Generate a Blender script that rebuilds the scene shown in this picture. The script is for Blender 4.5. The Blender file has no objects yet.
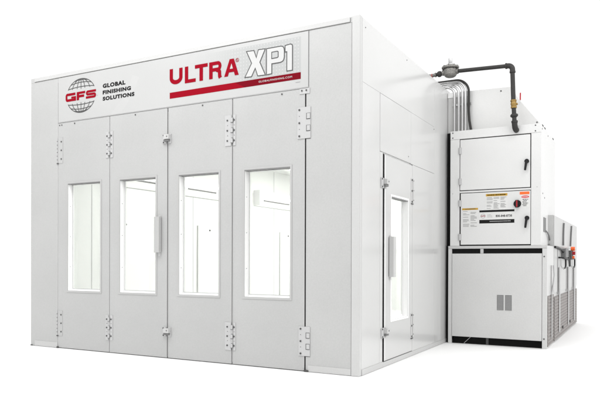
import bpy, bmesh, math, random
from mathutils import Vector, Matrix
random.seed(7)
S = bpy.context.scene
COL = S.collection

# ------------------------------------------------------------------ camera
W = 4.286            # booth width; booth front stands in the plane y = 0, its right side in x = W
H = 3.2
D = 7.3
UY = 2.714           # front plane of the heater cabinets
UX = 5.499           # their right side
CAM = Vector((6.51636, -5.22052, 1.02729))
YAW, PITCH, ROLL = 0.495413, -0.003002, 0.002759
F_PX, CX, CY = 638.889, 300.824, 262.730      # in pixels of a 600 x 400 picture
r = Vector((math.cos(YAW), math.sin(YAW), 0))
f = Vector((-math.sin(YAW) * math.cos(PITCH), math.cos(YAW) * math.cos(PITCH), math.sin(PITCH)))
u = r.cross(f)
c_, s_ = math.cos(ROLL), math.sin(ROLL)
r, u = c_ * r + s_ * u, -s_ * r + c_ * u
cd = bpy.data.cameras.new('camera')
cam = bpy.data.objects.new('camera', cd)
COL.objects.link(cam)
cam.matrix_world = Matrix(((r.x, u.x, -f.x, CAM.x), (r.y, u.y, -f.y, CAM.y), (r.z, u.z, -f.z, CAM.z), (0, 0, 0, 1)))
cd.sensor_fit = 'HORIZONTAL'
cd.sensor_width = 36
cd.lens = F_PX / 600 * 36
cd.shift_x = (300 - CX) / 600
cd.shift_y = (CY - 200) / 600
cd.clip_end = 500
S.camera = cam

# ------------------------------------------------------------------ world: a bright white studio all round
SETTING = dict(base=1.07, lobe=0.80, top=0.15)
w = bpy.data.worlds.new('World')
S.world = w
w.use_nodes = True
nt = w.node_tree
nt.nodes.clear()
out = nt.nodes.new('ShaderNodeOutputWorld')
bg = nt.nodes.new('ShaderNodeBackground')
tc = nt.nodes.new('ShaderNodeTexCoord')
def lobe(direction, power, amount):
    d = Vector(direction).normalized()
    dot = nt.nodes.new('ShaderNodeVectorMath'); dot.operation = 'DOT_PRODUCT'
    nt.links.new(tc.outputs['Generated'], dot.inputs[0]); dot.inputs[1].default_value = d
    mx = nt.nodes.new('ShaderNodeMath'); mx.operation = 'MAXIMUM'; mx.inputs[1].default_value = 0
    nt.links.new(dot.outputs['Value'], mx.inputs[0])
    pw = nt.nodes.new('ShaderNodeMath'); pw.operation = 'POWER'; pw.inputs[1].default_value = power
    nt.links.new(mx.outputs[0], pw.inputs[0])
    ml = nt.nodes.new('ShaderNodeMath'); ml.operation = 'MULTIPLY'; ml.inputs[1].default_value = amount
    nt.links.new(pw.outputs[0], ml.inputs[0])
    return ml.outputs[0]
def add(a, b):
    n = nt.nodes.new('ShaderNodeMath'); n.operation = 'ADD'
    nt.links.new(a, n.inputs[0])
    if isinstance(b, float): n.inputs[1].default_value = b
    else: nt.links.new(b, n.inputs[1])
    return n.outputs[0]
v = add(lobe((1, 0.1, 0.6), 2.0, SETTING['lobe']), lobe((0, 0, 1), 1.5, SETTING['top']))
nt.links.new(add(v, SETTING['base']), bg.inputs['Strength'])
bg.inputs['Color'].default_value = (1, 1, 0.997, 1)
nt.links.new(bg.outputs[0], out.inputs['Surface'])

# unseen softboxes, added above the booth front and the cabinets to brighten them
def area(name, loc, target, sx, sy, energy, col=(1, 1, 1)):
    l = bpy.data.lights.new(name, 'AREA'); l.shape = 'RECTANGLE'; l.size = sx; l.size_y = sy; l.energy = energy; l.color = col
    o = bpy.data.objects.new(name, l); COL.objects.link(o)
    o.location = loc
    o.rotation_euler = (Vector(target) - Vector(loc)).to_track_quat('-Z', 'Y').to_euler()
    return o
area('added_front_softbox', (2.2, -2.2, 5.6), (2.2, -0.4, 1.6), 5.0, 1.4, 170)
area('added_cabinet_softbox', (6.6, 0.6, 5.0), (5.2, 3.2, 1.6), 2.0, 1.2, 38)

S.view_settings.view_transform = 'Standard'
S.view_settings.look = 'None'
S.view_settings.exposure = 0
S.view_settings.gamma = 1
S.render.engine = 'CYCLES'
S.cycles.max_bounces = 10
S.cycles.transparent_max_bounces = 16

# ------------------------------------------------------------------ materials
MATS = {}
def new_mat(name):
    m = bpy.data.materials.new(name); m.use_nodes = True
    MATS[name] = m
    return m, m.node_tree, m.node_tree.nodes['Principled BSDF']
def paint(name, base, rough=0.42, spec=0.5, metal=0.0, var=0.03, grain=0.05, gscale=900, bump=0.08, scale=1.3, rvar=0.1):
    """sprayed sheet metal: faint drift of tone, fine grain, orange peel"""
    m, t, b = new_mat(name)
    co = t.nodes.new('ShaderNodeTexCoord')
    n1 = t.nodes.new('ShaderNodeTexNoise'); n1.inputs['Scale'].default_value = scale; n1.inputs['Detail'].default_value = 5
    n2 = t.nodes.new('ShaderNodeTexNoise'); n2.inputs['Scale'].default_value = gscale * 0.09; n2.inputs['Detail'].default_value = 3
    for n in (n1, n2): t.links.new(co.outputs['Object'], n.inputs['Vector'])
    r1 = t.nodes.new('ShaderNodeMapRange'); r1.inputs[1].default_value = .3; r1.inputs[2].default_value = .7
    r1.inputs[3].default_value = 1 - var; r1.inputs[4].default_value = 1 + var
    r2 = t.nodes.new('ShaderNodeMapRange'); r2.inputs[1].default_value = .3; r2.inputs[2].default_value = .7
    r2.inputs[3].default_value = 1 - grain; r2.inputs[4].default_value = 1 + grain
    t.links.new(n1.outputs['Fac'], r1.inputs[0]); t.links.new(n2.outputs['Fac'], r2.inputs[0])
    mm = t.nodes.new('ShaderNodeMath'); mm.operation = 'MULTIPLY'
    t.links.new(r1.outputs[0], mm.inputs[0]); t.links.new(r2.outputs[0], mm.inputs[1])
    vm = t.nodes.new('ShaderNodeVectorMath'); vm.operation = 'SCALE'; vm.inputs[0].default_value = base
    t.links.new(mm.outputs[0], vm.inputs['Scale'])
    t.links.new(vm.outputs['Vector'], b.inputs['Base Color'])
    rr = t.nodes.new('ShaderNodeMapRange'); rr.inputs[3].default_value = rough - rvar; rr.inputs[4].default_value = rough + rvar
    t.links.new(n1.outputs['Fac'], rr.inputs[0]); t.links.new(rr.outputs[0], b.inputs['Roughness'])
    bp = t.nodes.new('ShaderNodeBump'); bp.inputs['Strength'].default_value = bump; bp.inputs['Distance'].default_value = .002
    t.links.new(n2.outputs['Fac'], bp.inputs['Height']); t.links.new(bp.outputs[0], b.inputs['Normal'])
    b.inputs['Metallic'].default_value = metal
    b.inputs['Specular IOR Level'].default_value = spec
    return m
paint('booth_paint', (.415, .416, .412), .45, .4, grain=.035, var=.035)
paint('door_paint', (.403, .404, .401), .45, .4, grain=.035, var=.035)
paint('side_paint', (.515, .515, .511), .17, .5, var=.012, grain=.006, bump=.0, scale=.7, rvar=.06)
paint('trim_paint', (.47, .47, .466), .38, .5, grain=.02, bump=.02)
paint('hinge_paint', (.44, .44, .44), .35, .5, grain=.02, bump=.02)
paint('frame_paint', (.395, .395, .392), .35, .5, grain=.01, bump=.02)
paint('jamb_white', (.86, .86, .855), .4, .5, grain=.01, bump=.02)
paint('inner_white', (.84, .845, .835), .45, .4, var=.02, grain=.01, bump=.02)
paint('inner_panel_white', (.9, .9, .89), .4, .4, var=.01, grain=.01, bump=.02)
paint('cabinet_paint', (.605, .605, .60), .36, .5, grain=.02, bump=.04)
paint('base_paint', (.535, .535, .53), .42, .5, grain=.04, bump=.06, scale=2.0)
paint('hood_paint', (.57, .57, .563), .4, .5, grain=.02, bump=.02)
paint('rear_paint', (.44, .44, .435), .35, .5, grain=.03, bump=.04, scale=3, var=.05)
paint('screw_dark', (.08, .08, .08), .5, .15)
paint('rubber_black', (.012, .012, .012), .8, .08)
paint('gap_grey', (.09, .09, .09), .7, .1)
paint('black_plastic', (.012, .012, .013), .4, .2)
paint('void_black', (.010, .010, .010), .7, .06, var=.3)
paint('black_iron', (.026, .025, .024), .5, .28, var=.2, grain=.2)
paint('cast_alloy', (.17, .165, .155), .45, .4, .5, var=.25, grain=.25)
paint('galvanised', (.50, .50, .50), .32, .5, .75, var=.1, grain=.06)
paint('handle_steel', (.40, .40, .40), .42, .5, .1, grain=.05)
paint('brass', (.26, .165, .05), .4, .4, .5, var=.15)
paint('red_paint', (.36, .02, .03), .4, .2)
paint('orange_plastic', (.85, .13, .02), .35, .5)
paint('louver_brown', (.19, .172, .165), .5, .2, var=.15, grain=.12, scale=6)
paint('louver_slat', (.235, .220, .213), .5, .2, var=.1, grain=.1, scale=6)
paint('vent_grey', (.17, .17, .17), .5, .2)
paint('sign_white', (.425, .426, .423), .35, .5, grain=.01, bump=.01)
paint('sign_grey', (.370, .376, .374), .35, .5, grain=.0, bump=.01, var=0)
paint('dot_white', (.445, .445, .443), .35, .5, grain=.0, bump=.0)
paint('letter_white', (.485, .485, .482), .35, .5, grain=.0, bump=.0)
paint('ink_red', (.25, .001, .010), .5, .06, grain=.02, bump=.0)
paint('ink_dark_red', (.15, .001, .008), .5, .06, grain=.02, bump=.0)
paint('ink_black', (.014, .014, .014), .5, .06, grain=.0, bump=.0)
paint('ink_grey', (.075, .075, .075), .5, .08, grain=.0, bump=.0)
paint('ink_light', (.28, .28, .28), .4, .4, grain=.0, bump=.0)
paint('label_white', (.62, .62, .61), .4, .4, grain=.0, bump=.0)
paint('label_yellow', (.46, .27, .035), .4, .2, grain=.0, bump=.0)
paint('label_orange', (.80, .13, .02), .4, .4, grain=.0, bump=.0)
paint('label_red', (.55, .05, .06), .4, .4, grain=.0, bump=.0)
paint('inner_grey', (.52, .52, .515), .45, .4, grain=.0, bump=.0)
paint('inner_pale', (.86, .86, .855), .45, .4, grain=.0, bump=.0)
paint('wave_white', (.436, .436, .433), .35, .5, grain=.0, bump=.0, var=0)
paint('faded_red', (.30, .10, .09), .5, .2)
paint('floor_white', (.87, .87, .867), .6, .2, grain=.0, bump=.0, var=.005)

m = paint('print_fade', (.425, .426, .423), .35, .5, grain=.0, bump=.0, var=0)     # halftone print: grey that runs out to the left
t = m.node_tree; b = t.nodes['Principled BSDF']
ge = t.nodes.new('ShaderNodeTexCoord'); sx = t.nodes.new('ShaderNodeSeparateXYZ'); t.links.new(ge.outputs['Generated'], sx.inputs[0])
mr = t.nodes.new('ShaderNodeMapRange'); mr.inputs[1].default_value = .0; mr.inputs[2].default_value = .55
t.links.new(sx.outputs['X'], mr.inputs[0])
mc = t.nodes.new('ShaderNodeMix'); mc.data_type = 'RGBA'; mc.inputs['A'].default_value = (.425, .426, .423, 1); mc.inputs['B'].default_value = (.370, .376, .374, 1)
t.links.new(mr.outputs[0], mc.inputs['Factor']); t.links.new(mc.outputs['Result'], b.inputs['Base Color'])
m, t, b = new_mat('glass')           # thin pane: mostly clear, with a surface reflection
t.nodes.remove(b)
o_ = t.nodes['Material Output']
tr = t.nodes.new('ShaderNodeBsdfTransparent'); tr.inputs[0].default_value = (.978, .987, .980, 1)
gl = t.nodes.new('ShaderNodeBsdfGlossy'); gl.inputs['Roughness'].default_value = .02
fr = t.nodes.new('ShaderNodeFresnel'); fr.inputs[0].default_value = 1.45
mx = t.nodes.new('ShaderNodeMixShader')
ge = t.nodes.new('ShaderNodeNewGeometry')          # the back face of the pane needs the inverse ratio
ir = t.nodes.new('ShaderNodeMapRange'); ir.inputs[3].default_value = 1.45; ir.inputs[4].default_value = 1 / 1.45
t.links.new(ge.outputs['Backfacing'], ir.inputs[0]); t.links.new(ir.outputs[0], fr.inputs[0])
t.links.new(fr.outputs[0], mx.inputs[0]); t.links.new(tr.outputs[0], mx.inputs[1]); t.links.new(gl.outputs[0], mx.inputs[2])
t.links.new(mx.outputs[0], o_.inputs['Surface'])
m, t, b = new_mat('lamp_lens')       # lit fluorescent tubes
b.inputs['Emission Color'].default_value = (1, 1, .97, 1); b.inputs['Emission Strength'].default_value = 15.5

# ------------------------------------------------------------------ mesh helpers
PIVOT = {}
FRONT = lambda a, d, z: Vector((a, -d, z))            # along the front, outward, up
SIDE = lambda a, d, z: Vector((W + d, a, z))          # along the right wall, outward, up
UFRONT = lambda a, d, z: Vector((a, UY - d, z))
USIDE = lambda a, d, z: Vector((UX + d, a, z))
BSIDE = lambda a, d, z: Vector((5.43 + d, a, z))
WORLD = lambda x, y, z: Vector((x, y, z))
class MB:
    def __init__(s, T=WORLD):
        s.T = T; s.v = []; s.f = []; s.m = []; s.names = []; s.smooth = []; s.n = 0
    def mi(s, name):
        if name not in s.names: s.names.append(name)
        return s.names.index(name)
    def raw(s, verts, faces, mat, smooth=False):
        o = len(s.v); k = s.mi(mat)
        s.v += [s.T(*p) for p in verts]
        for f_ in faces:
            s.f.append([o + i for i in f_]); s.m.append(k); s.smooth.append(smooth)
        return s
    def box(s, a0, a1, b0, b1, z0, z1, mat):
        V = [(a, b_, z) for z in (z0, z1) for b_ in (b0, b1) for a in (a0, a1)]
        return s.raw(V, [(0, 1, 3, 2), (4, 6, 7, 5), (0, 4, 5, 1), (2, 3, 7, 6), (0, 2, 6, 4), (1, 5, 7, 3)], mat)
    def holed(s, a0, a1, z0, z1, h, d0, d1, mat):
        """slab with one rectangular opening h = (a0, a1, z0, z1)"""
        V = []
        for d in (d0, d1):
            V += [(a0, d, z0), (a1, d, z0), (a1, d, z1), (a0, d, z1), (h[0], d, h[2]), (h[1], d, h[2]), (h[1], d, h[3]), (h[0], d, h[3])]
        F = []
        for k in (0, 8):
            for i in range(4):
                j = (i + 1) % 4
                F.append((k + i, k + j, k + 4 + j, k + 4 + i))
        for i in range(4):
            j = (i + 1) % 4
            F.append((i, j, 8 + j, 8 + i)); F.append((4 + i, 4 + j, 12 + j, 12 + i))
        return s.raw(V, F, mat)
    def tube(s, pts, rad, mat, seg=14, cap=True):
        P = [Vector(p) for p in pts]; V = []; F = []; n = len(P)
        up = None
        for i, p in enumerate(P):
            tn = ((P[min(i + 1, n - 1)] - p).normalized() + (p - P[max(i - 1, 0)]).normalized())
            tn.normalize()
            if up is None:
                up = tn.orthogonal().normalized()
            up = (up - tn * up.dot(tn)).normalized()
            sd = tn.cross(up)
            rr = rad[i] if isinstance(rad, (list, tuple)) else rad
            for k in range(seg):
                a = 2 * math.pi * k / seg
                V.append(p + (up * math.cos(a) + sd * math.sin(a)) * rr)
        for i in range(n - 1):
            for k in range(seg):
                j = (k + 1) % seg
                F.append((i * seg + k, i * seg + j, (i + 1) * seg + j, (i + 1) * seg + k))
        s.raw(V, F, mat, True)
        if cap:
            s.raw(V[:seg], [tuple(range(seg))], mat); s.raw(V[-seg:], [tuple(range(seg))], mat)
        return s
    def disc(s, a, d, z, rad, mat, th=.003, seg=12):
        return s.tube([(a, d, z), (a, d + th, z)], rad, mat, seg)
    # flat print, each piece a hair in front of the last
    def poly(s, pts, mat, d):
        s.n += 1
        dd = d + s.n * .00006
        return s.raw([(p[0], dd, p[1]) for p in pts], [tuple(range(len(pts)))], mat)
    def ribbon(s, pts, wd, mat, d, closed=False):
        s.n += 1
        dd = d + s.n * .00006
        P = [Vector((p[0], p[1])) for p in pts]; n = len(P); V = []
        for i in range(n):
            a = P[i - 1] if (i > 0 or closed) else None
            c = P[(i + 1) % n] if (i < n - 1 or closed) else None
            p = P[i]
            d1 = (p - a).normalized() if a is not None else None
            d2 = (c - p).normalized() if c is not None else None
            if d1 is None: d1 = d2
            if d2 is None: d2 = d1
            n1 = Vector((-d1.y, d1.x)); n2 = Vector((-d2.y, d2.x))
            mt = (n1 + n2)
            mt = mt.normalized() if mt.length > 1e-6 else n1
            k = min(1 / max(mt.dot(n1), .35), 2.2) * wd / 2
            V += [(p.x + mt.x * k, dd, p.y + mt.y * k), (p.x - mt.x * k, dd, p.y - mt.y * k)]
        F = [(2 * i, 2 * i + 1, (2 * i + 3) % (2 * n), (2 * i + 2) % (2 * n)) for i in range(n if closed else n - 1)]
        return s.raw(V, F, mat)
    def text(s, txt, a0, a1, z0, z1, mat, d, bold=.0, sp=1.0):
        """a line of text fitted into a rectangle"""
        s.n += 1
        dd = d + s.n * .00006
        cu = bpy.data.curves.new('t', 'FONT'); cu.body = txt; cu.offset = bold; cu.space_character = sp; cu.resolution_u = 3
        ob = bpy.data.objects.new('t', cu); COL.objects.link(ob)
        me = ob.to_mesh()
        V = [v_.co.copy() for v_ in me.vertices]; F = [tuple(p.vertices) for p in me.polygons]
        ob.to_mesh_clear(); bpy.data.objects.remove(ob); bpy.data.curves.remove(cu)
        x0 = min(p.x for p in V); x1 = max(p.x for p in V); y0 = min(p.y for p in V); y1 = max(p.y for p in V)
        return s.raw([(a0 + (p.x - x0) / (x1 - x0) * (a1 - a0), dd, z0 + (p.y - y0) / (y1 - y0) * (z1 - z0)) for p in V], F, mat)
    def build(s, name, parent=None, bevel=None, pivot=None, label=None):
        c = pivot
        if c is None:
            lo = Vector([min(p[i] for p in s.v) for i in range(3)]); hi = Vector([max(p[i] for p in s.v) for i in range(3)])
            c = (lo + hi) / 2
            if parent is None: c.z = lo.z
        c = Vector(c)
        me = bpy.data.meshes.new(name)
        me.from_pydata([p - c for p in s.v], [], s.f)
        for n_ in s.names: me.materials.append(MATS[n_])
        for p, k, sm in zip(me.polygons, s.m, s.smooth):
            p.material_index = k; p.use_smooth = sm
        bm = bmesh.new(); bm.from_mesh(me)
        bmesh.ops.recalc_face_normals(bm, faces=bm.faces)
        bm.to_mesh(me); bm.free()
        o = bpy.data.objects.new(name, me); COL.objects.link(o)
        PIVOT[o.name] = c
        if parent is not None:
            o.parent = parent; o.location = c - PIVOT[parent.name]
        else:
            o.location = c
        if bevel:
            bv = o.modifiers.new('bevel', 'BEVEL'); bv.width = bevel; bv.segments = 2; bv.limit_method = 'ANGLE'; bv.angle_limit = math.radians(50)
            bv.use_clamp_overlap = True
        if label: o['label'] = label
        return o
def thing(name, loc, label, cat, group=None):
    o = bpy.data.objects.new(name, None); COL.objects.link(o); o.empty_display_size = .2
    o.location = loc; PIVOT[o.name] = Vector(loc)
    o['label'] = label; o['category'] = cat
    if group: o['group'] = group
    return o
def tag(o, label, cat, group=None):
    o['label'] = label; o['category'] = cat
    if group: o['group'] = group
    return o
def arc(cx, cz, rx, rz, a0, a1, n=10):
    return [(cx + rx * math.cos(math.radians(a0 + (a1 - a0) * i / n)), cz + rz * math.sin(math.radians(a0 + (a1 - a0) * i / n))) for i in range(n + 1)]

# ------------------------------------------------------------------ floor
fl = MB().raw([(-150, -150, 0), (150, -150, 0), (150, 150, 0), (-150, 150, 0)], [(0, 1, 2, 3)], 'floor_white').build('floor', pivot=(0, 0, 0))
fl['kind'] = 'structure'

# ================================================================== THE BOOTH
booth = thing('paint_booth', (W / 2, D / 2, 0), 'big white paint booth with four glazed front doors under a printed sign board', 'paint booth')
# left and right front panels, header
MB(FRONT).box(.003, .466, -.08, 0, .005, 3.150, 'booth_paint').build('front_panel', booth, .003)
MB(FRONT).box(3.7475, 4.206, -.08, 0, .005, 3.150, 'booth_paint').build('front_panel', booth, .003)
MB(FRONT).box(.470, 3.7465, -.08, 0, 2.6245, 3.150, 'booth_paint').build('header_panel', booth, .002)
MB(FRONT).box(.07, 4.19, -.02, .009, 3.157, 3.2, 'trim_paint').build('top_trim', booth, .002)
MB(FRONT).box(.077, .466, .0, .005, .004, .066, 'trim_paint').build('kick_strip', booth, .0015)
MB(FRONT).box(3.770, 4.206, .0, .005, .004, .062, 'trim_paint').build('kick_strip', booth, .0015)
MB().box(4.210, W, -.006, .0, .003, 3.205, 'trim_paint').box(W - .04, W, .0005, .05, .003, 3.205, 'trim_paint').build('corner_post', booth, .002)
MB(FRONT).box(.003, .067, -.06, 0, 3.1515, 3.202, 'booth_paint').build('top_corner', booth, .002)
MB(FRONT).box(4.193, 4.208, -.06, 0, 3.1515, 3.202, 'booth_paint').build('top_corner', booth, .001)
# roof, back wall, left wall, inner floor and ceiling
MB().box(.01, 4.20, .002, D, 3.1, 3.153, 'booth_paint').box(.06, W - .07, .081, D - .07, 2.78, 2.82, 'inner_white').build('roof', booth)
MB().box(.01, .06, .081, D, .005, 3.09, 'inner_white').build('left_wall', booth)
MB().box(.061, W - .062, D - .06, D, .005, 3.09, 'inner_white').build('back_wall', booth)
MB().box(.061, W - .062, .09, D - .061, .004, .02, 'inner_white').build('booth_floor', booth)
for y0, y1 in ((1.2, 1.985), (3.165, 4.05), (5.83, 6.75)):
    MB().box(.061, .085, y0, y1, .05, 1.6, 'inner_panel_white').box(.061, .075, y0 - .012, y0 - .004, .05, 1.6, 'inner_grey').build('wall_panel', booth, .003)
    MB().tube([(.085, y0 + .3, 1.53), (.10, y0 + .3, 1.53)], .014, 'screw_dark', 10).build('panel_knob', booth)
for y in (.9, 2.2, 3.05, 4.45, 5.6):
    MB().box(.0605, .0635, y, y + .008, .02, 2.77, 'inner_grey').build('wall_seam', booth)
# inner light fixtures leaning in the upper corner
for y0, y1 in ((1.1, 2.25), (2.60, 3.75), (4.88, 6.25)):
    m_ = MB()
    V = [(.061, y0, 2.06), (.061, y1, 2.06), (.20, y1, 2.34), (.20, y0, 2.34), (.061, y0, 2.34), (.061, y1, 2.34)]
    m_.raw(V, [(0, 1, 2, 3), (3, 2, 5, 4), (0, 4, 5, 1), (0, 3, 4), (1, 5, 2)], 'inner_panel_white')
    fx = m_.build('light_fixture', booth, .006)
    MB().tube([(.150, y0 + .22, 2.165), (.150, y1 - .2, 2.165)], .014, 'vent_grey', 10).build('lamp_guard', fx)
    MB().raw([(.062, y0 - .006, 2.05), (.062, y1, 2.05), (.078, y1, 2.058), (.078, y0 - .006, 2.058), (.062, y0 - .006, 2.0575), (.062, y1, 2.0575)], [(0, 1, 2, 3), (3, 2, 5, 4), (0, 4, 5, 1), (0, 3, 4), (1, 5, 2)], 'inner_grey').build('fixture_rim', fx)
    MB().box(.062, .19, y0 - .008, y0 - .001, 2.06, 2.345, 'inner_pale').build('fixture_end', fx)
    MB().tube([(.175, y0 + .15, 2.24), (.175, y1 - .15, 2.24)], .014, 'lamp_lens', 10).build('lamp_tube', fx)
for y in (1.4, 3.2, 5.0, 6.5):
    fx = MB().box(.6, 3.6, y, y + .35, 2.72, 2.779, 'inner_panel_white').build('ceiling_light', booth, .01)
    MB().box(.7, 3.5, y + .06, y + .29, 2.712, 2.719, 'lamp_lens').build('lamp_lens', fx)
    MB().box(.66, 3.54, y + .03, y + .036, 2.706, 2.719, 'vent_grey').build('lamp_edge', fx)

# ---- front doors
def screw(mb, a, z, d=.004, rad=.0085):
    mb.disc(a, d, z, rad, 'screw_dark', .005, 10)
def hinge(mb, a, z0, z1, wl, wr):
    """wide butt hinge over a door gap: two leaves, three knuckles, six screws"""
    mb.box(a - wl, a - .012, .001, .006, z0, z1, 'hinge_paint'); mb.box(a + .012, a + wr, .001, .006, z0, z1, 'hinge_paint')
    h = (z1 - z0) / 6
    for k in range(3):
        zc = z0 + h * (2 * k + 1)
        mb.tube([(a, .006, zc - h * .42), (a, .006, zc + h * .42)], .0125, 'hinge_paint', 12)
        if k < 2: mb.tube([(a, .005, zc + h * .52), (a, .005, zc + h * 1.48)], .0105, 'handle_steel', 10)
        mb.box(a - .014, a + .013, .004, .0195, zc - h * .50, zc - h * .44, 'vent_grey'); mb.box(a + .0128, a + .0158, .004, .014, zc - h * .42, zc + h * .42, 'vent_grey')
        screw(mb, a - wl * .66, zc, .006); screw(mb, a + wr * .6, zc, .006)
        if k < 2:
            for sx in (-wl * .62, wr * .62): mb.disc(a + sx, .006, zc + h, .0035, 'gap_grey', .002, 8)
doors = [(.470, 1.2825, .634, 1.146), (1.2895, 2.1035, 1.441, 1.948), (2.1165, 2.921, 2.260, 2.763), (2.931, 3.734, 3.070, 3.581)]
screws_top = (.741, 1.662, 2.561, 3.489)
leaves = []
for i, (x0, x1, h0, h1) in enumerate(doors):
    z0, z1 = .675, 1.910
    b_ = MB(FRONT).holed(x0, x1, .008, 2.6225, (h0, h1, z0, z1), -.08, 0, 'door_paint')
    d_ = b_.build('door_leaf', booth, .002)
    leaves.append(d_)
    fr_ = MB(FRONT).holed(h0 - .020, h1 + .020, z0 - .020, z1 + .020, (h0 + .001, h1 - .001, z0 + .001, z1 - .001), .0005, .005, 'frame_paint')
    fr_.holed(h0 + .001, h1 - .001, z0 + .001, z1 - .001, (h0 + .004, h1 - .004, z0 + .004, z1 - .004), -.058, -.0015, 'jamb_white')
    fr_.holed(h0 + .001, h1 - .001, z0 + .001, z1 - .001, (h0 + .016, h1 - .016, z0 + .022, z1 - .014), -.079, -.060, 'jamb_white')
    for zz in (.95, 1.3, 1.65):                       # glazing screws in the jamb
        fr_.tube([(h0 + .004, -.03, zz), (h0 + .006, -.03, zz)], .004, 'gap_grey', 8)
    fr_.build('window_frame', d_, .0012)
    MB(FRONT).box(h0 + .0045, h1 - .0045, -.057, .003, z1 - .010, z1 - .0045, 'vent_grey').holed(h0 + .013, h1 - .013, z0 + .019, z1 - .010, (h0 + .0195, h1 - .0195, z0 + .0245, z1 - .013), -.0595, -.0575, 'handle_steel').build('head_shade_gasket', d_)  # grey head strip paints the soffit's shade; the thin ring is the gasket
    MB(FRONT).box(h0 + .0165, h1 - .0165, -.074, -.068, z0 + .0225, z1 - .0145, 'glass').build('window_pane', d_)
    for sa, sr in [(screws_top[i], .0075)] + ([(.496, .0065), (.532, .0065)] if i == 0 else []):
        s_m = MB(FRONT); screw(s_m, sa, 2.599, .0005, sr); s_m.build('door_screw', d_)
# flush hinges of the first door: leaves painted over, only their screws read
for z0, z1 in ((2.155, 2.456), (.145, .440)):
    m_ = MB(FRONT).box(.472, .548, .001, .0035, z0, z1, 'door_paint')
    h = (z1 - z0) / 6
    for k in range(3):
        screw(m_, .5265, z0 + h * (2 * k + 1), .0035, .0085)
    for k in range(7):
        m_.box(.452, .466, .0005, .0045, z0 + (z1 - z0) * k / 7 + .004, z0 + (z1 - z0) * (k + 1) / 7 - .004, 'hinge_paint')
        m_.disc(.459, .0045, z0 + (z1 - z0) * (k + .02) / 7, .0042, 'gap_grey', .002, 8)
    m_.box(.455, .482, .0036, .010, z0 - .006, z0 + .006, 'gap_grey')
    m_.build('hinge', leaves[0], .0005)
for z0, z1 in ((2.162, 2.453), (.142, .420)):
    m_ = MB(FRONT); hinge(m_, 1.286, z0, z1, .052, .052); m_.build('hinge', leaves[1], .0007)
for z0, z1 in ((2.160, 2.462), (.143, .418)):
    m_ = MB(FRONT); hinge(m_, 2.926 if z0 > 1 else 2.930, z0, z1, .086 if z0 > 1 else .086, .040); m_.build('hinge', leaves[2], .0007)
# the last door hangs on notched cover plates
for z0, z1, sx in ((2.160, 2.450, 3.680), (.146, .418, 3.699)):
    m_ = MB(FRONT).box(sx - .022, 3.796, .001, .007, z0, z1, 'hinge_paint')
    h = (z1 - z0)
    for q in (.92, .50, .08):
        screw(m_, sx, z0 + h * q, .007, .009)
    for q in (.72, .30): m_.disc(sx, .007, z0 + h * q, .0035, 'gap_grey', .002, 8)
    for qa, qb in ((.60, .80), (.22, .42)):
        a0, a1 = 3.752, 3.794
        m_.box(a0, a1, .0072, .0085, z0 + h * qa, z0 + h * qb, 'gap_grey')
        m_.box(a0 + .008, a1 - .001, .0087, .0125, z0 + h * qa + .006, z0 + h * qb - .004, 'hinge_paint')
    m_.box(3.735, 3.796, -.001, .0008, z0 - .006, z0 - .001, 'gap_grey')
    m_.build('hinge', leaves[3], .0007)
# dark seals behind the gaps
for a0, a1, dd, zt_, mt in ((1.2828, 1.2892, -.012, 2.62, 'gap_grey'), (2.1040, 2.1160, -.008, 2.60, 'rubber_black'), (2.9215, 2.9305, -.008, 2.62, 'rubber_black'),
                            (3.7345, 3.7470, -.008, 2.62, 'rubber_black'), (.4663, .4697, -.004, 2.62, 'hinge_paint')):
    MB(FRONT).box(a0, a1, -.05, dd, .010, zt_, mt).build('door_seal', booth)
MB(FRONT).box(2.1170, 2.1215, .0005, .003, .024, 2.58, 'trim_paint').build('edge_trim', leaves[2])
MB(FRONT).box(2.9315, 2.9360, .0005, .003, .03, 2.615, 'trim_paint').build('edge_trim', leaves[3])
MB(FRONT).box(3.7280, 3.7337, .0005, .003, .03, 2.575, 'trim_paint').build('edge_trim', leaves[3])
# little cap above the last door, dark feet at the bottom of the jambs
m_ = MB(FRONT).box(3.680, 3.786, .0005, .006, 2.573, 2.622, 'hinge_paint')
screw(m_, 3.705, 2.603, .006, .008); screw(m_, 3.752, 2.603, .006, .008)
m_.build('cap_plate', booth, .001)
MB(FRONT).box(.464, .484, .0, .016, .003, .020, 'screw_dark').build('floor_bolt', booth)
MB(FRONT).box(3.735, 3.780, .0, .014, .003, .018, 'screw_dark').build('floor_bolt', booth)
MB(FRONT).box(.012, .040, .0045, .012, .003, .014, 'gap_grey').build('floor_bolt', booth)
# pull handle and the two latches of the middle pair
m_ = MB(FRONT).box(1.962, 2.030, .006, .046, 1.110, 1.487, 'door_paint').box(1.985, 2.02, .0005, .006, 1.07, 1.5, 'hinge_paint')
m_.build('pull_handle', leaves[1], .003)
def latch(T, a, z, name, parent, k=1.0):
    m_ = MB(T)
    m_.box(a - .060 * k, a - .014, .0005, .012, z - .052, z + .045, 'hinge_paint')
    m_.box(a - .022, a + .044, .012, .045, z - .012, z + .036, 'trim_paint')
    m_.box(a + .012, a + .048, .0005, .012, z - .052, z + .045, 'hinge_paint')
    m_.box(a - .030, a + .040, .014, .036, z - .034, z - .014, 'vent_grey')
    for aa, zz in ((-.048 * k, .034), (-.046 * k, -.040)): screw(m_, a + aa, z + zz, .012, .008)
    m_.disc(a + .022, .045, z + .014, .0075, 'vent_grey', .003, 8)
    return m_.build(name, parent, .0015)
latch(FRONT, 2.110, 2.303, 'latch', leaves[1]); latch(FRONT, 2.112, .283, 'latch', leaves[1])

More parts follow.
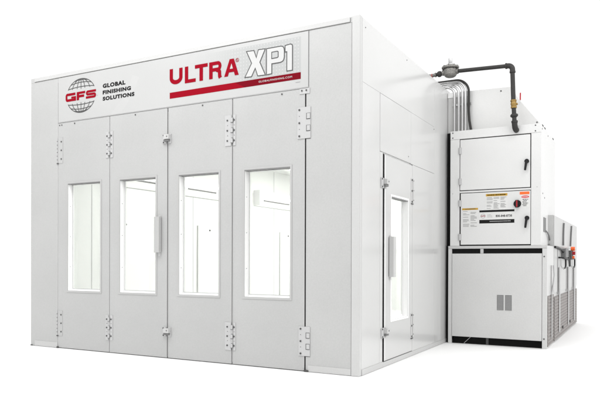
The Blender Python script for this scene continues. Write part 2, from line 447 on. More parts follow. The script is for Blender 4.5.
# ---- the sign board
SB = .004
sign = MB(FRONT).box(.476, 3.770, .0005, SB, 2.633, 3.148, 'sign_white').build('sign_board', booth, .001)
MB(FRONT).box(.476, 3.776, .0005, .0042, 2.6275, 2.6315, 'handle_steel').build('sign_edge', sign)
MB(FRONT).box(3.7715, 3.7750, .0005, .0042, 2.632, 3.148, 'vent_grey').build('sign_edge', sign)
# pale wave printed across the middle
p1 = arc(1.62, 2.62, .62, .62, 8, 58, 16); p2 = arc(1.52, 2.60, .62, .62, 58, 8, 16)
m_ = MB(FRONT)
m_.poly([(1.30, 2.64), (1.42, 2.64)] + [(1.42 + .30 * t_ / 10, 2.64 + .36 * (t_ / 10) ** 1.6) for t_ in range(1, 11)] + [(1.62, 3.03)] + [(1.62 - .32 * t_ / 10, 3.03 - .39 * (t_ / 10) ** .7) for t_ in range(1, 10)], 'wave_white', SB)
m_.build('printed_wave', sign)
dots = MB(FRONT)
dots.poly([(2.52, 2.782), (3.692, 2.782), (3.692, 3.110), (2.44, 3.110), (2.40, 3.06), (2.47, 3.025), (2.52, 3.02)], 'print_fade', SB + .0002)
nx = 37; nz = 10
for i in range(nx):
    for j in range(nz):
        a = 2.452 + i * .0337; z = 2.797 + j * .0335
        if a < 2.99 and z < 3.03: continue
        if a > 3.685: continue
        rr = .0048 if a < 2.9 else .0068
        dots.raw([(a + rr * math.cos(k * math.pi / 4), SB + .0006, z + rr * math.sin(k * math.pi / 4)) for k in range(8)], [tuple(range(8))], 'dot_white')
dots.build('dot_pattern', sign)
MB(FRONT).poly([(2.138, 2.713), (3.692, 2.716), (3.692, 2.779), (2.138, 2.776)], 'ink_red', SB + .001)\
    .poly([(3.075, 2.7155), (3.691, 2.7167), (3.691, 2.7783), (2.955, 2.7768)], 'ink_dark_red', SB + .0013).build('red_stripe', sign)
MB(FRONT).text('GLOBALFINISHING.COM', 3.232, 3.600, 2.739, 2.757, 'letter_white', SB + .0020, .004, 1.1).build('web_address', sign)
dashes_at = MB(FRONT).poly([(3.637, 2.686), (3.686, 2.686), (3.686, 2.692), (3.637, 2.692)], 'ink_light', SB + .001).build('small_print', sign)
# red word
m_ = MB(FRONT); dL = SB + .0022; zt, zb = 3.017, 2.848
m_.ribbon([(2.159, zt + .003)] + [(2.159 + .063 * (1 - math.cos(math.radians(a))), 2.922 - .045 * math.sin(math.radians(a))) for a in range(0, 181, 15)] + [(2.285, zt)], .043, 'ink_red', dL)
m_.poly([(2.337, zb), (2.476, zb), (2.476, zb + .036), (2.380, zb + .036), (2.380, zt + .001), (2.337, zt + .001)], 'ink_red', dL)
m_.poly([(2.524, zb), (2.568, zb), (2.568, zt - .036), (2.626, zt - .036), (2.626, zt), (2.466, zt), (2.466, zt - .036), (2.524, zt - .036)], 'ink_red', dL)
m_.poly([(2.645, zb), (2.688, zb), (2.688, zt), (2.645, zt)], 'ink_red', dL)
m_.ribbon([(2.672, zt - .0175), (2.752, zt - .0175)] + arc(2.752, zt - .049, .026, .0315, 80, -80, 8) + [(2.752, zt - .0805), (2.672, zt - .0805)], .035, 'ink_red', dL)
m_.ribbon([(2.738, zt - .085)] + arc(2.738, zt - .112, .034, .024, 80, 5, 6) + [(2.774, zb + .018), (2.783, zb)], .040, 'ink_red', dL)
m_.poly([(2.829, zb), (2.873, zb), (2.886, zb + .037), (2.945, zb + .037), (2.957, zb), (3.002, zb), (2.944, zt - .002), (2.894, zt - .002)], 'ink_red', dL)
m_.poly([(2.898, zb + .070), (2.934, zb + .070), (2.917, zb + .122)], 'sign_white', dL + .0012)
m_.ribbon(arc(2.984, 2.994, .017, .017, 0, 345, 16), .0045, 'ink_red', dL, closed=True)
m_.text('R', 2.977, 2.992, 2.984, 3.004, 'ink_red', dL)
m_.build('red_lettering', sign)
# outlined letters
m_ = MB(FRONT); ol = .0085
X = [(3.092, 3.060), (3.178, 3.057), (3.205, 2.984), (3.228, 3.057), (3.306, 3.054), (3.245, 2.935), (3.308, 2.804), (3.222, 2.806), (3.193, 2.884), (3.150, 2.808), (3.074, 2.810), (3.152, 2.938)]
P_ = [(3.321, 3.052), (3.478, 3.052), (3.500, 3.046), (3.512, 3.030), (3.516, 3.006), (3.516, 2.945), (3.510, 2.922), (3.496, 2.906), (3.470, 2.900), (3.379, 2.900), (3.379, 2.806), (3.321, 2.803)]
PH = [(3.379, 3.009), (3.440, 3.010), (3.450, 3.004), (3.450, 2.956), (3.440, 2.950), (3.379, 2.949)]
ONE = [(3.525, 3.050), (3.580, 3.056), (3.598, 3.050), (3.604, 3.036), (3.604, 2.808), (3.544, 2.808), (3.544, 2.990), (3.525, 2.990)]
sh = lambda L: [(a - .014, z - .006) for a, z in L]
m_.poly(sh(P_), 'ink_light', SB + .0016); m_.poly([(a - .006, z) for a, z in X], 'sign_white', SB + .0015)
for L in (X, P_, ONE):
    m_.poly(L, 'letter_white', SB + .0024); m_.ribbon(L, ol, 'ink_grey', SB + .0027, closed=True)
m_.poly(PH, 'sign_grey', SB + .0032); m_.ribbon(PH, ol, 'ink_grey', SB + .0034, closed=True)
m_.build('outlined_lettering', sign)
# globe emblem: meridians and parallels above and below the red initials
m_ = MB(FRONT); gx, gz, gr = .845, 2.905, .192; GX = .228
def globe_part(pts):
    run = []
    for p in pts + [None]:
        ok = p is not None and abs(p[1] - gz) > .068
        if ok: run.append(p)
        if (not ok) and len(run) > 1:
            m_.ribbon(run, .0085, 'ink_grey', SB + .001); run = []
        elif not ok: run = []
for k in (1.0, .68, .30):
    globe_part([(gx + GX * k * math.cos(math.radians(a)), gz + gr * math.sin(math.radians(a))) for a in range(0, 361, 5)])
globe_part([(gx, gz - gr + 2 * gr * i / 40) for i in range(41)])
for sgn in (1, -1):
    for zz, bow in ((.088, .018), (.135, .022), (.168, .016)):
        hw = GX * math.sqrt(max(0, 1 - (zz / gr) ** 2))
        globe_part([(gx + hw * t_, gz + sgn * (zz + bow * (1 - t_ * t_) * .75)) for t_ in [i / 10 - 1 for i in range(21)]])
m_.build('globe_emblem', sign)
# initials across the globe, heavy and wide
m_ = MB(FRONT); tk = .0335; a_, b2 = 2.856, 2.950; dG = SB + .002
hz = tk / 2
def rr(pts, rd=.0165):
    """polyline with its inner corners rounded"""
    P = [Vector(p) for p in pts]; o2 = [tuple(P[0])]
    for i in range(1, len(P) - 1):
        d1 = (P[i - 1] - P[i]).normalized(); d2 = (P[i + 1] - P[i]).normalized()
        C_ = P[i] + d1 * rd + d2 * rd
        for k in range(7):                              # a true quarter circle
            t_ = math.pi / 2 * k / 6
            o2.append(tuple(C_ - d2 * rd * math.cos(t_) - d1 * rd * math.sin(t_)))
    o2.append(tuple(P[-1])); return o2
top, bot, mid = b2 - hz * .85, a_ + hz * .85, (a_ + b2) / 2
g1, g2 = tk * .43, tk * .86
m_.ribbon(rr([(.756, top), (.612, top), (.612, bot), (.766, bot)], .0160), g2, 'ink_red', dG)
m_.poly([(.733, bot + g1 + .0003), (.766, bot + g1 + .0003), (.766, mid + .006), (.690, mid + .006), (.690, mid - .016), (.733, mid - .016)], 'ink_red', dG)
m_.poly([(.778, a_), (.815, a_), (.815, mid - .018), (.895, mid - .018), (.895, mid + .010), (.815, mid + .010), (.815, b2 - .026), (.912, b2 - .026), (.912, b2), (.778, b2)], 'ink_red', dG)
Sx = rr([(1.080, top), (.938, top), (.938, mid + .001), (1.068, mid - .001), (1.068, bot), (.924, bot)], .0152)
m_.ribbon(Sx, tk * .77, 'ink_red', dG)
m_.text('TM', 1.092, 1.106, 2.872, 2.880, 'ink_grey', dG)
m_.build('red_initials', sign)
MB(FRONT).text('GLOBAL', 1.183, 1.520, 2.944, 2.992, 'ink_black', SB + .001, .06, 1.15)\
    .text('FINISHING', 1.183, 1.600, 2.873, 2.918, 'ink_black', SB + .001, .06, 1.15)\
    .text('SOLUTIONS', 1.183, 1.651, 2.803, 2.848, 'ink_black', SB + .001, .06, 1.15).build('black_lettering', sign)

# ---- right side wall: core, skin panels, the side door
core = MB()
X0, X1 = W - .062, W - .014
core.box(X0, X1, .055, .575, .004, 3.09, 'inner_white').box(X0, X1, .576, 1.455, 2.072, 3.09, 'inner_white').box(X0, X1, 1.456, D, .004, 3.09, 'inner_white')
core.build('side_wall_core', booth)
SK = 'side_paint'
def skin(a0, a1, z0, z1, mat=SK):
    return MB(SIDE).box(a0, a1, -.012, 0, z0, z1, mat).build('side_panel', booth, .0012)
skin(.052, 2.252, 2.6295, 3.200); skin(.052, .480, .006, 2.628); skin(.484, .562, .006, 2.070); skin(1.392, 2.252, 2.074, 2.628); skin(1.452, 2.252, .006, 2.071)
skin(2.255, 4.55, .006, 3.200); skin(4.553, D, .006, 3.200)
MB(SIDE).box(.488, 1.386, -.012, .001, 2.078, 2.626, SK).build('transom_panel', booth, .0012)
MB(SIDE).box(.4805, .4875, -.02, -.004, 2.078, 2.626, 'hinge_paint').build('transom_seal', booth)
MB(SIDE).box(1.3865, 1.3915, -.02, -.003, 2.078, 2.626, 'handle_steel').build('transom_seal', booth)
MB(SIDE).box(.052, .562, .0, .006, .003, .056, 'trim_paint').box(1.452, D, .0, .006, .003, .050, 'trim_paint').box(.563, 1.4515, -.05, .006, .003, .050, 'trim_paint').build('kick_strip', booth, .0015)
for yy, zz in ((.12, 3.13), (1.25, 3.15)):
    MB(SIDE).disc(yy, 0, zz, .0055, 'gap_grey', .003, 8).build('wall_screw', booth)
for yy, zz in ((2.235, 2.60), (1.31, 2.14)):
    MB(SIDE).disc(yy, .0005, zz, .006, 'gap_grey', .003, 8).build('wall_screw', booth)
hz0, hz1, ha0, ha1 = .440, 1.672, .792, 1.300
sd = MB(SIDE).holed(.606, 1.444, .056, 2.060, (ha0, ha1, hz0, hz1), -.070, 0, SK).build('side_door', booth, .002)
fr_ = MB(SIDE).holed(ha0 - .018, ha1 + .018, hz0 - .018, hz1 + .018, (ha0 + .001, ha1 - .001, hz0 + .001, hz1 - .001), .0005, .005, 'jamb_white')
fr_.holed(ha0 + .001, ha1 - .001, hz0 + .001, hz1 - .001, (ha0 + .005, ha1 - .005, hz0 + .006, hz1 - .006), -.052, -.0015, 'jamb_white')
fr_.holed(ha0 + .001, ha1 - .001, hz0 + .001, hz1 - .001, (ha0 + .014, ha1 - .014, hz0 + .02, hz1 - .012), -.069, -.054, 'jamb_white')
fr_.build('window_frame', sd, .0012)
MB(SIDE).box(ha0 + .0055, ha1 - .0055, -.051, .003, hz1 - .013, hz1 - .0065, 'vent_grey').build('head_shade_gasket', sd)  # grey strip only, painting the shade under the window head
MB(SIDE).box(ha0 + .0145, ha1 - .0145, -.064, -.058, hz0 + .0205, hz1 - .0125, 'glass').build('window_pane', sd)
MB(SIDE).box(.5630, .5900, -.060, -.040, .056, 2.062, 'rubber_black').build('door_seal', booth)
MB(SIDE).box(.5905, .6055, -.060, -.002, .056, 2.062, 'rubber_black').build('door_seal', booth)
MB(SIDE).box(.6065, 1.444, -.055, -.008, 2.061, 2.0705, 'hinge_paint').build('door_seal', booth)
MB(SIDE).box(1.4445, 1.4515, -.05, -.003, .056, 2.06, 'hinge_paint').build('door_seal', booth)
MB(SIDE).box(.60, 1.444, -.05, -.004, .0505, .0555, 'gap_grey').build('door_seal', booth)
MB(SIDE).box(.6065, .622, .0005, .004, .06, 2.055, 'jamb_white').build('edge_trim', sd, .001)
m_ = MB(SIDE).box(.722, .790, .006, .054, .870, 1.268, 'trim_paint').box(.74, .785, .0005, .006, .84, 1.28, 'hinge_paint').build('pull_handle', sd, .003)
latch(SIDE, .585, 1.780, 'latch', sd, 1.4); latch(SIDE, .600, .338, 'latch', sd, 1.4)
for z0, z1 in ((1.652, 1.918), (.198, .460)):
    m_ = MB(SIDE).box(1.398, 1.440, .0008, .005, z0, z1, 'trim_paint').box(1.456, 1.492, .0008, .005, z0, z1, 'trim_paint')
    for q in (.06, .5, .94):
        screw(m_, 1.418, z0 + (z1 - z0) * q, .005, .010); m_.disc(1.474, .005, z0 + (z1 - z0) * (q * .9 + .08), .0055, 'gap_grey', .003, 8)
    m_.box(1.394, 1.3975, -.001, .0045, z0, z1, 'hinge_paint'); m_.box(1.40, 1.46, .001, .0075, z0 - .012, z0 - .002, 'gap_grey')
    m_.build('hinge', sd, .0007)

# ================================================================== BURNER CABINET (upper)
burner = thing('burner_cabinet', (4.9, UY + .66, 1.218), 'white upper cabinet with two hinged doors, warning labels and black lever handles', 'cabinet')
zc0, zc1 = 1.2185, 2.650
MB().box(4.357, 5.428, UY + .032, 4.043, zc0, zc1 - .001, 'cabinet_paint').build('cabinet_body', burner, .003)
F0, F1 = -.031, 0
MB(UFRONT).box(4.355, 4.470, F0, F1, zc0, 2.544, 'cabinet_paint').build('frame_stile', burner, .002)
MB(UFRONT).box(5.318, 5.430, F0, F1, zc0, 2.544, 'cabinet_paint').build('frame_stile', burner, .002)
MB(UFRONT).box(4.355, 5.430, F0, F1 + .001, 2.546, zc1, 'cabinet_paint').build('frame_rail', burner, .002)
MB(UFRONT).box(4.472, 5.316, F0, F1 - .002, 1.876, 1.898, 'cabinet_paint').build('frame_rail', burner, .001)
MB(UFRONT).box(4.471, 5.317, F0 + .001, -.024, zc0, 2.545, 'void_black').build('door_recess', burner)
for a, z in ((4.385, 2.628), (4.385, 2.566), (5.365, 2.632), (5.365, 2.566)): MB(UFRONT).disc(a, .001, z, .008, 'gap_grey', .003, 8).build('corner_rivet', burner)
for a, z in ((4.385, 1.87), (5.385, 1.905)): MB(UFRONT).disc(a, 0, z, .007, 'hinge_paint', .003, 8).build('corner_rivet', burner)
for a, z in ((2.86, 1.84), (3.02, 1.80), (2.80, 2.60), (3.30, 2.60)): MB(BSIDE).disc(a, -.002, z, .009, 'gap_grey', .003, 8).build('corner_rivet', burner)
for y in (2.80, 2.98, 3.75):
    MB().box(5.405, 5.432, y, y + .09, 2.640, 2.653, 'gap_grey').build('roof_clip', burner)
MB(BSIDE).box(2.93, 3.12, -.002, .004, 1.385, 1.560, 'vent_grey').build('side_vent', burner, .001)
MB(BSIDE).tube([(3.08, .006, 1.40), (3.16, .015, 1.385), (3.27, .018, 1.35), (3.36, .018, 1.29), (3.36, .015, 1.25), (3.30, .01, 1.222)], .009, 'vent_grey', 8).build('side_cable', burner)
d1 = MB(UFRONT).box(4.478, 5.307, -.022, .002, 1.908, 2.534, 'cabinet_paint').build('cabinet_door', burner, .003, label='upper cabinet door, plain white with one lever handle')
d2 = MB(UFRONT).box(4.486, 5.312, -.022, .002, 1.232, 1.868, 'cabinet_paint').build('cabinet_door', burner, .003, label='lower cabinet door with warning labels and a red and black rotary switch')
for d_, zs in ((d1, (2.398, 2.016)), (d2, (1.745, 1.326))):
    for z in zs:
        MB(UFRONT).box(4.458, 4.498, .0022, .010, z - .040, z + .040, 'hinge_paint').tube([(4.477, .012, z - .038), (4.477, .012, z + .038)], .009, 'hinge_paint', 10).build('hinge', d_, .001)
def lever(parent, a, zt, zb):
    m_ = MB(UFRONT)
    m_.tube([(a, .002, zt - .03), (a, .022, zt - .03)], .026, 'black_plastic', 14)
    m_.tube([(a, .022, zt - .03), (a, .042, zt - .03)], .021, 'black_plastic', 14)
    m_.tube([(a + .002, .034, zt - .028), (a - .004, .040, zt - .06), (a - .014, .040, zb + .01), (a - .015, .038, zb)], [.016, .0145, .0125, .011], 'black_plastic', 12)
    m_.build('lever_handle', parent)
lever(d1, 5.270, 2.245, 2.105); lever(d2, 5.275, 1.572, 1.425)
m_ = MB(UFRONT).tube([(5.164, .002, 1.715), (5.164, .012, 1.715)], .044, 'black_plastic', 20)
m_.tube([(5.164, .012, 1.715), (5.164, .030, 1.715)], .037, 'black_plastic', 20)
m_.box(5.146, 5.182, .030, .046, 1.668, 1.757, 'black_plastic').box(5.157, 5.171, .0462, .0475, 1.675, 1.752, 'red_paint').build('rotary_switch', d2)
def label_block(m_, a0, a1, z0, z1, cols, rows, d, seed):
    rnd = random.Random(seed)
    cw = (a1 - a0) / cols
    rh = (z1 - z0) / rows
    for c in range(cols):
        for k in range(rows):
            if rnd.random() < .14: continue
            L = cw * (.45 + .43 * rnd.random())
            A = a0 + c * cw + cw * .06
            zz = z1 - (k + .5) * rh
            m_.poly([(A, zz - rh * .2), (A + L, zz - rh * .2), (A + L, zz + rh * .2), (A, zz + rh * .2)], 'ink_light', d)
def dashes(m_, a0, a1, z0, z1, n, mat, d, seed):
    rnd = random.Random(seed); a = a0
    while a < a1 - .004:
        L = min((a1 - a0) / n * (.5 + rnd.random()), a1 - a)
        m_.poly([(a, z0), (a + L, z0), (a + L, z1), (a, z1)], mat, d); a += L + (a1 - a0) / n * .3
m_ = MB(UFRONT); dl = .0025
m_.poly([(4.790, 1.655), (5.052, 1.655), (5.052, 1.849), (4.790, 1.849)], 'label_white', dl)
m_.poly([(4.794, 1.818), (5.048, 1.818), (5.048, 1.847), (4.794, 1.847)], 'label_yellow', dl)
dashes(m_, 4.81, 5.03, 1.827, 1.839, 17, 'ink_black', dl, 3)
label_block(m_, 4.80, 5.045, 1.665, 1.810, 3, 11, dl, 5)
m_.build('warning_label', d2, label='white instruction label with yellow header and three columns of print')
m_ = MB(UFRONT)
m_.poly([(4.502, 1.440), (4.702, 1.440), (4.702, 1.685), (4.502, 1.685)], 'label_white', dl)
m_.poly([(4.505, 1.660), (4.699, 1.660), (4.699, 1.683), (4.505, 1.683)], 'label_yellow', dl)
dashes(m_, 4.54, 4.67, 1.668, 1.676, 15, 'ink_grey', dl, 4)
label_block(m_, 4.51, 4.697, 1.45, 1.652, 2, 14, dl, 9)
m_.build('warning_label', d2, label='white instruction label with yellow header and two columns of print')
m_ = MB(UFRONT)
m_.poly([(4.714, 1.489), (5.132, 1.489), (5.132, 1.652), (4.714, 1.652)], 'label_white', dl)
m_.poly([(4.716, 1.626), (5.130, 1.626), (5.130, 1.651), (4.716, 1.651)], 'ink_black', dl)
m_.poly([(4.716, 1.490), (5.130, 1.490), (5.130, 1.534), (4.716, 1.534)], 'ink_black', dl)
m_.text('800-848-8738', 4.912, 5.102, 1.563, 1.591, 'ink_black', dl, .03, 1.05)
m_.ribbon(arc(4.760, 1.580, .026, .026, 0, 345, 16), .004, 'ink_light', dl, closed=True)
m_.text('GFS', 4.733, 4.788, 1.571, 1.590, 'ink_red', dl, .03, 1.1)
for k, tx in enumerate(('GLOBAL', 'FINISHING', 'SOLUTIONS')):
    m_.text(tx, 4.812, 4.812 + (.045, .056, .060)[k], 1.590 - k * .014, 1.599 - k * .014, 'ink_light', dl, .01)
dashes(m_, 4.84, 5.09, 1.508, 1.519, 24, 'ink_light', dl, 11)
m_.build('service_label', d2)
MB(UFRONT).poly([(5.190, 1.823), (5.300, 1.823), (5.300, 1.856), (5.190, 1.856)], 'label_orange', dl).build('orange_label', d2)
m_ = MB(UFRONT)
m_.poly([(5.205, 1.675), (5.300, 1.675), (5.300, 1.815), (5.205, 1.815)], 'label_white', dl)
m_.poly(arc(5.2525, 1.794, .045, .016, 0, 345, 18), 'label_red', dl)
m_.text('DANGER', 5.222, 5.283, 1.788, 1.800, 'label_white', dl, .02)
for k in range(6): dashes(m_, 5.222 + .006 * (k % 2), 5.286 - .010 * (k % 3), 1.760 - k * .0148, 1.767 - k * .0148, 4, 'ink_black', dl, 20 + k)
m_.build('danger_label', d2)

MB().box(4.2885, 4.354, UY + .10, UY + .13, 1.22, 2.648, 'rubber_black').build('gap_shade_strip', burner)  # black strip standing in for deep shade between cabinet and booth
# ================================================================== BASE CABINET (lower front)
base = thing('base_cabinet', (4.9, UY + .3, 0), 'pale grey base cabinet with twin vents, under the white cabinet with warning labels', 'cabinet')
MB().box(4.336, UX - .006, UY + .03, 3.335, .10, 1.2165, 'base_paint').build('cabinet_body', base)
MB().box(4.2885, 4.3355, UY + .07, UY + .10, .003, 1.2165, 'rubber_black').build('gap_shade_strip', base)  # black strip darkens the gap, as shade would, down to the floor
MB(UFRONT).box(4.332, 4.376, -.03, 0, .0, 1.1810, 'base_paint').build('corner_post', base, .002)
MB(UFRONT).box(5.446, UX, -.03, 0, .0, 1.1810, 'base_paint').build('corner_post', base, .002)
MB(UFRONT).box(4.332, UX, -.03, .002, 1.183, 1.2170, 'trim_paint').build('top_rail', base, .002)
fp = MB(UFRONT).box(4.380, 5.442, -.024, .004, .092, 1.122, 'base_paint').build('front_panel', base, .003)
MB(UFRONT).box(4.379, 5.444, -.0295, -.020, 1.116, 1.180, 'void_black').build('top_slot', base)
MB(UFRONT).box(4.728, 4.765, -.019, -.004, 1.124, 1.180, 'hinge_paint').build('slot_bracket', base, .001)
for a0, a1 in ((4.930, 5.008), (5.026, 5.103)):
    g_ = MB(UFRONT).box(a0, a1, .0042, .0055, .435, .621, 'vent_grey')
    for k in range(13): g_.box(a0 + .004, a1 - .004, .0056, .0080, .440 + k * .0138, .4445 + k * .0138, 'handle_steel')
    g_.build('vent_grille', fp)
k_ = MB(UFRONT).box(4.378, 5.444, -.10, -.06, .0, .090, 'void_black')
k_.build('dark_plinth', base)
MB(UFRONT).tube([(4.52, -.05, .006), (4.60, -.055, .085)], .0035, 'hinge_paint', 8).build('loose_strap', base)
MB(UFRONT).box(4.79, 4.82, -.059, -.05, .003, .088, 'gap_grey').build('plinth_foot', base)
for a, z in ((5.468, 1.085), (5.468, .118)): MB(UFRONT).disc(a, 0, z, .009, 'gap_grey', .004, 8).build('post_rivet', base)
MB(USIDE).box(UY + .003, 3.33, -.0055, -.001, .0, 1.215, 'base_paint').build('side_panel', base, .001)
def louvers(name, parent, y0, y1, z0, z1, n):
    g_ = MB(USIDE).box(y0, y1, .0, .004, z0, z1, 'louver_brown')
    for k in range(n):
        zz = z0 + (z1 - z0) * (k + .5) / n
        g_.raw([(y0 + .01, .0045, zz), (y1 - .01, .0045, zz), (y1 - .01, .009, zz - .014), (y0 + .01, .009, zz - .014), (y0 + .01, .0045, zz - .016), (y1 - .01, .0045, zz - .016)],
               [(0, 1, 2, 3), (3, 2, 5, 4), (0, 3, 4), (1, 5, 2)], 'louver_slat')
    return g_.build(name, parent)
louvers('side_grille', base, 2.76, 3.31, .02, .62, 15)
MB(USIDE).tube([(2.98, .02, .63), (3.0, .03, .68), (3.14, .03, .86), (3.16, .02, .98)], .010, 'hinge_paint', 8).build('flexible_hose', base)
MB(USIDE).tube([(3.04, .012, .10), (3.04, .012, .98)], .008, 'galvanised', 8).build('side_conduit', base)

# ================================================================== REAR CABINET
rear = thing('rear_cabinet', (5.1, 4.86, 0), 'rear cabinet with black loop handles and orange push button on its side', 'cabinet')
MB().box(4.45, UX - .006, 3.345, 6.35, .0, 1.216, 'rear_paint').box(4.45, UX - .006, 4.05, 6.35, 1.216, 1.612, 'rear_paint').box(4.45, UX - .006, 3.345, 4.049, 1.216, 1.612, 'rear_paint').build('cabinet_body', rear, .002)
for y0, y1, z0, z1 in ((3.36, 4.36, 1.225, 1.605), (4.38, 5.30, 1.225, 1.605), (5.32, 6.34, 1.225, 1.605), (3.36, 3.70, .63, 1.21), (3.72, 4.74, .63, 1.21), (4.76, 5.60, .63, 1.21), (5.62, 6.34, .63, 1.21)):
    MB(USIDE).box(y0, y1, -.005, .0, z0, z1, 'rear_paint').build('side_panel', rear, .002)
for y, z0, z1 in ((4.37, 1.25, 1.56), (5.31, 1.26, 1.57)):
    pts = [(y + .10 * math.sin((z - z0) * 5.0 + y), .012, z) for z in [z1 - (z1 - z0) * i / 8 for i in range(9)]]
    MB(USIDE).tube(pts, .011, 'vent_grey', 8).build('reflection_streak', rear)  # dark wavy tubes standing in for streaks reflected in the panels
for y, z0, z1 in ((3.715, .60, 1.20), (4.752, .60, 1.05), (5.61, .58, 1.14)):
    MB(USIDE).box(y - .006, y + .006, -.002, .003, z0, z1, 'vent_grey').build('panel_seam', rear)
for y in (3.80, 4.90, 5.75):
    MB(USIDE).tube([(y, .014, .10), (y, .014, .95)], .014, 'galvanised', 8).build('side_conduit', rear)
for y in (3.98, 5.22):
    z0, z1, hw, o_ = .935, 1.080, .17, .055
    q = [(y - hw, .0, z1), (y - hw, o_, z1 - .005), (y + hw * .8, o_, z1 - .01), (y + hw, o_, z1 - .03), (y + hw, o_, z0 + .035), (y + hw * .6, o_, z0 + .005), (y + .02, o_ * .8, z0)]
    MB(USIDE).tube(q, .011, 'black_plastic', 10).tube([(y + .02, o_ * .8, z0), (y - hw * .6, o_ * .8, z0 + .004), (y - hw, o_ * .6, z0 + .04), (y - hw, o_ * .6, z1 - .006)], .007, 'hinge_paint', 8).build('loop_handle', rear)
jb = MB(USIDE).box(4.12, 4.46, .001, .06, 1.085, 1.205, 'vent_grey').build('junction_box', rear, .004)
bx = MB(USIDE).box(4.86, 5.12, .001, .06, 1.055, 1.19, 'gap_grey').build('button_box', rear, .004)
MB(USIDE).tube([(4.98, .04, 1.215), (4.98, .095, 1.215)], .030, 'orange_plastic', 16).tube([(4.98, .061, 1.15), (4.98, .10, 1.15)], .026, 'red_paint', 14).tube([(4.98, .061, 1.09), (4.98, .09, 1.09)], .020, 'orange_plastic', 14).build('push_button', bx)
MB(USIDE).tube([(3.36, .012, 1.209), (3.60, .016, 1.206), (3.95, .02, 1.19), (4.22, .03, 1.14), (4.40, .03, 1.08), (4.62, .03, 1.06), (4.86, .03, 1.10)], .014, 'black_plastic', 8).build('black_cable', rear)
MB(USIDE).tube([(4.40, .03, 1.20), (4.62, .04, 1.13), (4.78, .04, 1.04), (4.83, .04, .96)], .014, 'gap_grey', 8).build('black_cable', rear)
louvers('side_grille', rear, 3.37, 6.34, .02, .58, 14)
for y, z in ((3.87, .118), (4.25, .124), (5.2, .13), (5.8, .135)): MB(USIDE).disc(y, .008, z, .022, 'screw_dark', .01, 10).build('grille_bolt', rear)

# ================================================================== SLOPED HOOD on the upper cabinet
hy0, hy1 = UY + .12, UY + 1.2
prof = [(4.288, 2.652), (5.425, 2.652), (5.155, 2.995), (5.085, 3.135), (5.060, 3.155), (4.585, 3.165), (4.288, 3.165)]
n_ = len(prof)
V = [(x, hy0, z) for x, z in prof] + [(x, hy1, z) for x, z in prof]
hd = MB().raw(V, [tuple(range(n_)), tuple(range(n_, 2 * n_))] + [(i, (i + 1) % n_, n_ + (i + 1) % n_, n_ + i) for i in range(n_)], 'hood_paint').build('sloped_hood', None, .006)
hood = thing('duct_hood', (4.86, hy0 + .5, 2.651), 'white sheet metal hood with sloping right side, behind the black gas pipe', 'hood')
hd.parent = hood; hd.location = PIVOT[hd.name] - PIVOT['duct_hood']; hd.name = 'hood_shell'
for x, z in ((4.945, 3.115), (5.365, 2.69)): MB().tube([(x, hy0, z), (x, hy0 - .006, z)], .009, 'screw_dark', 10).build('hood_rivet', hood)
MB().box(4.290, 4.560, hy0 - .012, hy0 - .001, 3.10, 3.165, 'jamb_white').build('hood_flange', hood, .002)

# ================================================================== CONDUITS over the booth roof
def bend(x, ztop, rad, y, zend, n=8, dx=0, x0=3.7, zs=None):
    pts = [(x0, y, zs or ztop), (x - rad, y, ztop)]
    for i in range(1, n + 1):
        a = math.radians(90 * i / n)
        pts.append((x - rad + rad * math.sin(a), y, ztop - rad + rad * math.cos(a)))
    pts += [(x, y, 2.9), (x + dx * .3, y, 2.78), (x + dx, y, zend)]
    return pts
cl = [('leftmost of four bent ones, nearest the booth wall', 4.385, 3.225, .10), ('second of four counted from the booth wall', 4.440, 3.240, .11),
      ('third of four counted from the booth wall', 4.487, 3.262, .12), ('last of four, right beside the black cable', 4.527, 3.285, .14)]
for k, (lb, x, zt_, rd) in enumerate(cl):
    o = MB().tube(bend(x, zt_, rd, UY + .072 - .004 * k, 2.651), .0155, 'galvanised', 12).build('metal_conduit', pivot=(x, UY + .072, 2.651))
    tag(o, 'silver metal tube, ' + lb, 'conduit', 'silver conduits bent down over the booth roof edge')
o = MB().tube(bend(4.566, 3.300, .16, UY + .062, 2.652, 10, .03), .0155, 'black_iron', 12).build('black_cable', pivot=(4.57, UY + .062, 2.652))
tag(o, 'black cable bending down beside the silver conduits onto the upper cabinet', 'cable')
o = MB().box(4.35, 4.590, UY + .0885, UY + .106, 2.985, 3.012, 'galvanised').build('conduit_strut', None, .001)
tag(o, 'short horizontal metal strut holding the conduits against the white hood', 'bracket')

# ================================================================== GAS PIPE with regulator and valve
PY = UY - .085
gas = thing('gas_pipe', (5.14, PY, 2.59), 'black gas pipe with round grey regulator and brass valve above the upper cabinet', 'gas pipe')
MB().tube([(4.463, PY, 3.372), (4.8, PY, 3.360), (5.065, PY, 3.350)], .0235, 'black_iron', 16).build('pipe_run', gas)
pts = [(5.040, PY, 3.351)] + [(5.066 + .05 * math.sin(math.radians(a)), PY, 3.300 + .05 * math.cos(math.radians(a))) for a in range(0, 91, 15)] + [(5.117, PY, 3.275)]
MB().tube(pts, .031, 'black_iron', 16).tube([(5.036, PY, 3.351), (5.052, PY, 3.351)], .035, 'black_iron', 16).tube([(5.117, PY, 3.280), (5.1172, PY, 3.262)], .035, 'black_iron', 16).build('pipe_elbow', gas)
MB().tube([(5.117, PY, 3.262), (5.128, PY, 2.93)], .0265, 'black_iron', 16).build('pipe_drop', gas)
MB().tube([(5.133, PY, 2.84), (5.142, PY, 2.66)], .0255, 'black_iron', 16).build('pipe_drop', gas)
m_ = MB().tube([(5.129, PY, 2.938), (5.1295, PY, 2.918)], .036, 'brass', 8).tube([(5.130, PY, 2.918), (5.1315, PY, 2.890), (5.133, PY, 2.862)], [.030, .037, .030], 'brass', 14).tube([(5.133, PY, 2.862), (5.1335, PY, 2.840)], .036, 'brass', 8)
m_.tube([(5.15, PY, 2.885), (5.178, PY, 2.886)], .013, 'brass', 10)
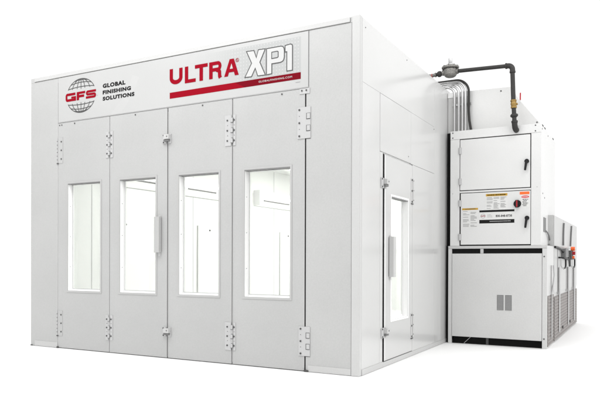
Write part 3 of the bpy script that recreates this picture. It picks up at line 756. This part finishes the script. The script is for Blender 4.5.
vl = m_.build('ball_valve', gas)
MB().tube([(5.175, PY, 2.886), (5.196, PY, 2.886), (5.203, PY, 2.90), (5.206, PY, 2.93)], .007, 'galvanised', 8).tube([(5.206, PY, 2.928), (5.207, PY, 3.013)], .0075, 'red_paint', 10).build('valve_lever', vl)
MB().tube([(5.1365, PY, 2.772), (5.137, PY, 2.762), (5.1382, PY, 2.745), (5.139, PY, 2.734)], [.034, .045, .045, .034], 'black_iron', 8).build('pipe_union', gas)
pts = [(5.142, PY, 2.680), (5.1435, PY, 2.640), (5.146, PY + .012, 2.612), (5.148, PY + .035, 2.598), (5.149, UY - .003, 2.594)]
MB().tube(pts, .033, 'black_iron', 16).tube([(5.1415, PY, 2.69), (5.1425, PY, 2.668)], .037, 'black_iron', 16).build('pipe_elbow', gas)
rx, rz = 4.374, 3.372
m_ = MB().tube([(rx, PY, rz - .0625), (rx, PY, rz - .055)], [.048, .055], 'cast_alloy', 28)
def turned(rings):
    for (za, ra), (zb_, rb) in zip(rings, rings[1:]):
        m_.tube([(rx, PY, rz + za), (rx, PY, rz + zb_)], [ra, rb], 'cast_alloy', 28, cap=False)
turned([(-.061, .052), (-.052, .066), (-.036, .078), (.010, .082), (.030, .080), (.036, .074), (.040, .100), (.046, .106), (.062, .106), (.068, .098), (.072, .080), (.084, .058), (.090, .030)])
for k in range(8):
    a = 2 * math.pi * k / 8
    m_.tube([(rx + .088 * math.cos(a), PY + .088 * math.sin(a), rz + .030), (rx + .088 * math.cos(a), PY + .088 * math.sin(a), rz + .077)], .009, 'screw_dark', 6)
m_.tube([(rx - .10, PY, rz), (rx - .06, PY, rz)], .035, 'cast_alloy', 8).tube([(rx + .06, PY, rz), (rx + .098, PY, rz)], .036, 'cast_alloy', 8)
rg = m_.build('regulator', gas)
MB().tube([(rx, PY, rz + .09), (rx, PY, rz + .105), (rx, PY, rz + .106), (rx, PY, rz + .165)], [.030, .030, .025, .025], 'galvanised', 14).tube([(rx, PY, rz + .165), (rx, PY, rz + .172)], .020, 'galvanised', 14).build('regulator_cap', rg)
MB().tube([(rx - .10, PY, rz - .001), (4.19, PY, 3.362)], .022, 'black_iron', 14).tube([(4.262, PY, 3.367), (4.248, PY, 3.366), (4.226, PY, 3.365), (4.212, PY, 3.364)], [.028, .038, .038, .028], 'black_iron', 8).build('pipe_run', gas)
MB().tube([(4.195, PY, 3.362), (4.180, PY, 3.361)], .028, 'cast_alloy', 12).tube([(4.180, PY, 3.361), (4.118, PY, 3.356)], .021, 'cast_alloy', 12).tube([(4.150, PY, 3.3585), (4.135, PY, 3.3575)], .024, 'faded_red', 12)\
    .tube([(4.118, PY, 3.356), (4.075, PY, 3.352)] , .024, 'cast_alloy', 12).tube([(4.088, PY, 3.352), (4.088, PY, 3.2)], .022, 'black_iron', 12).build('pipe_fitting', gas)
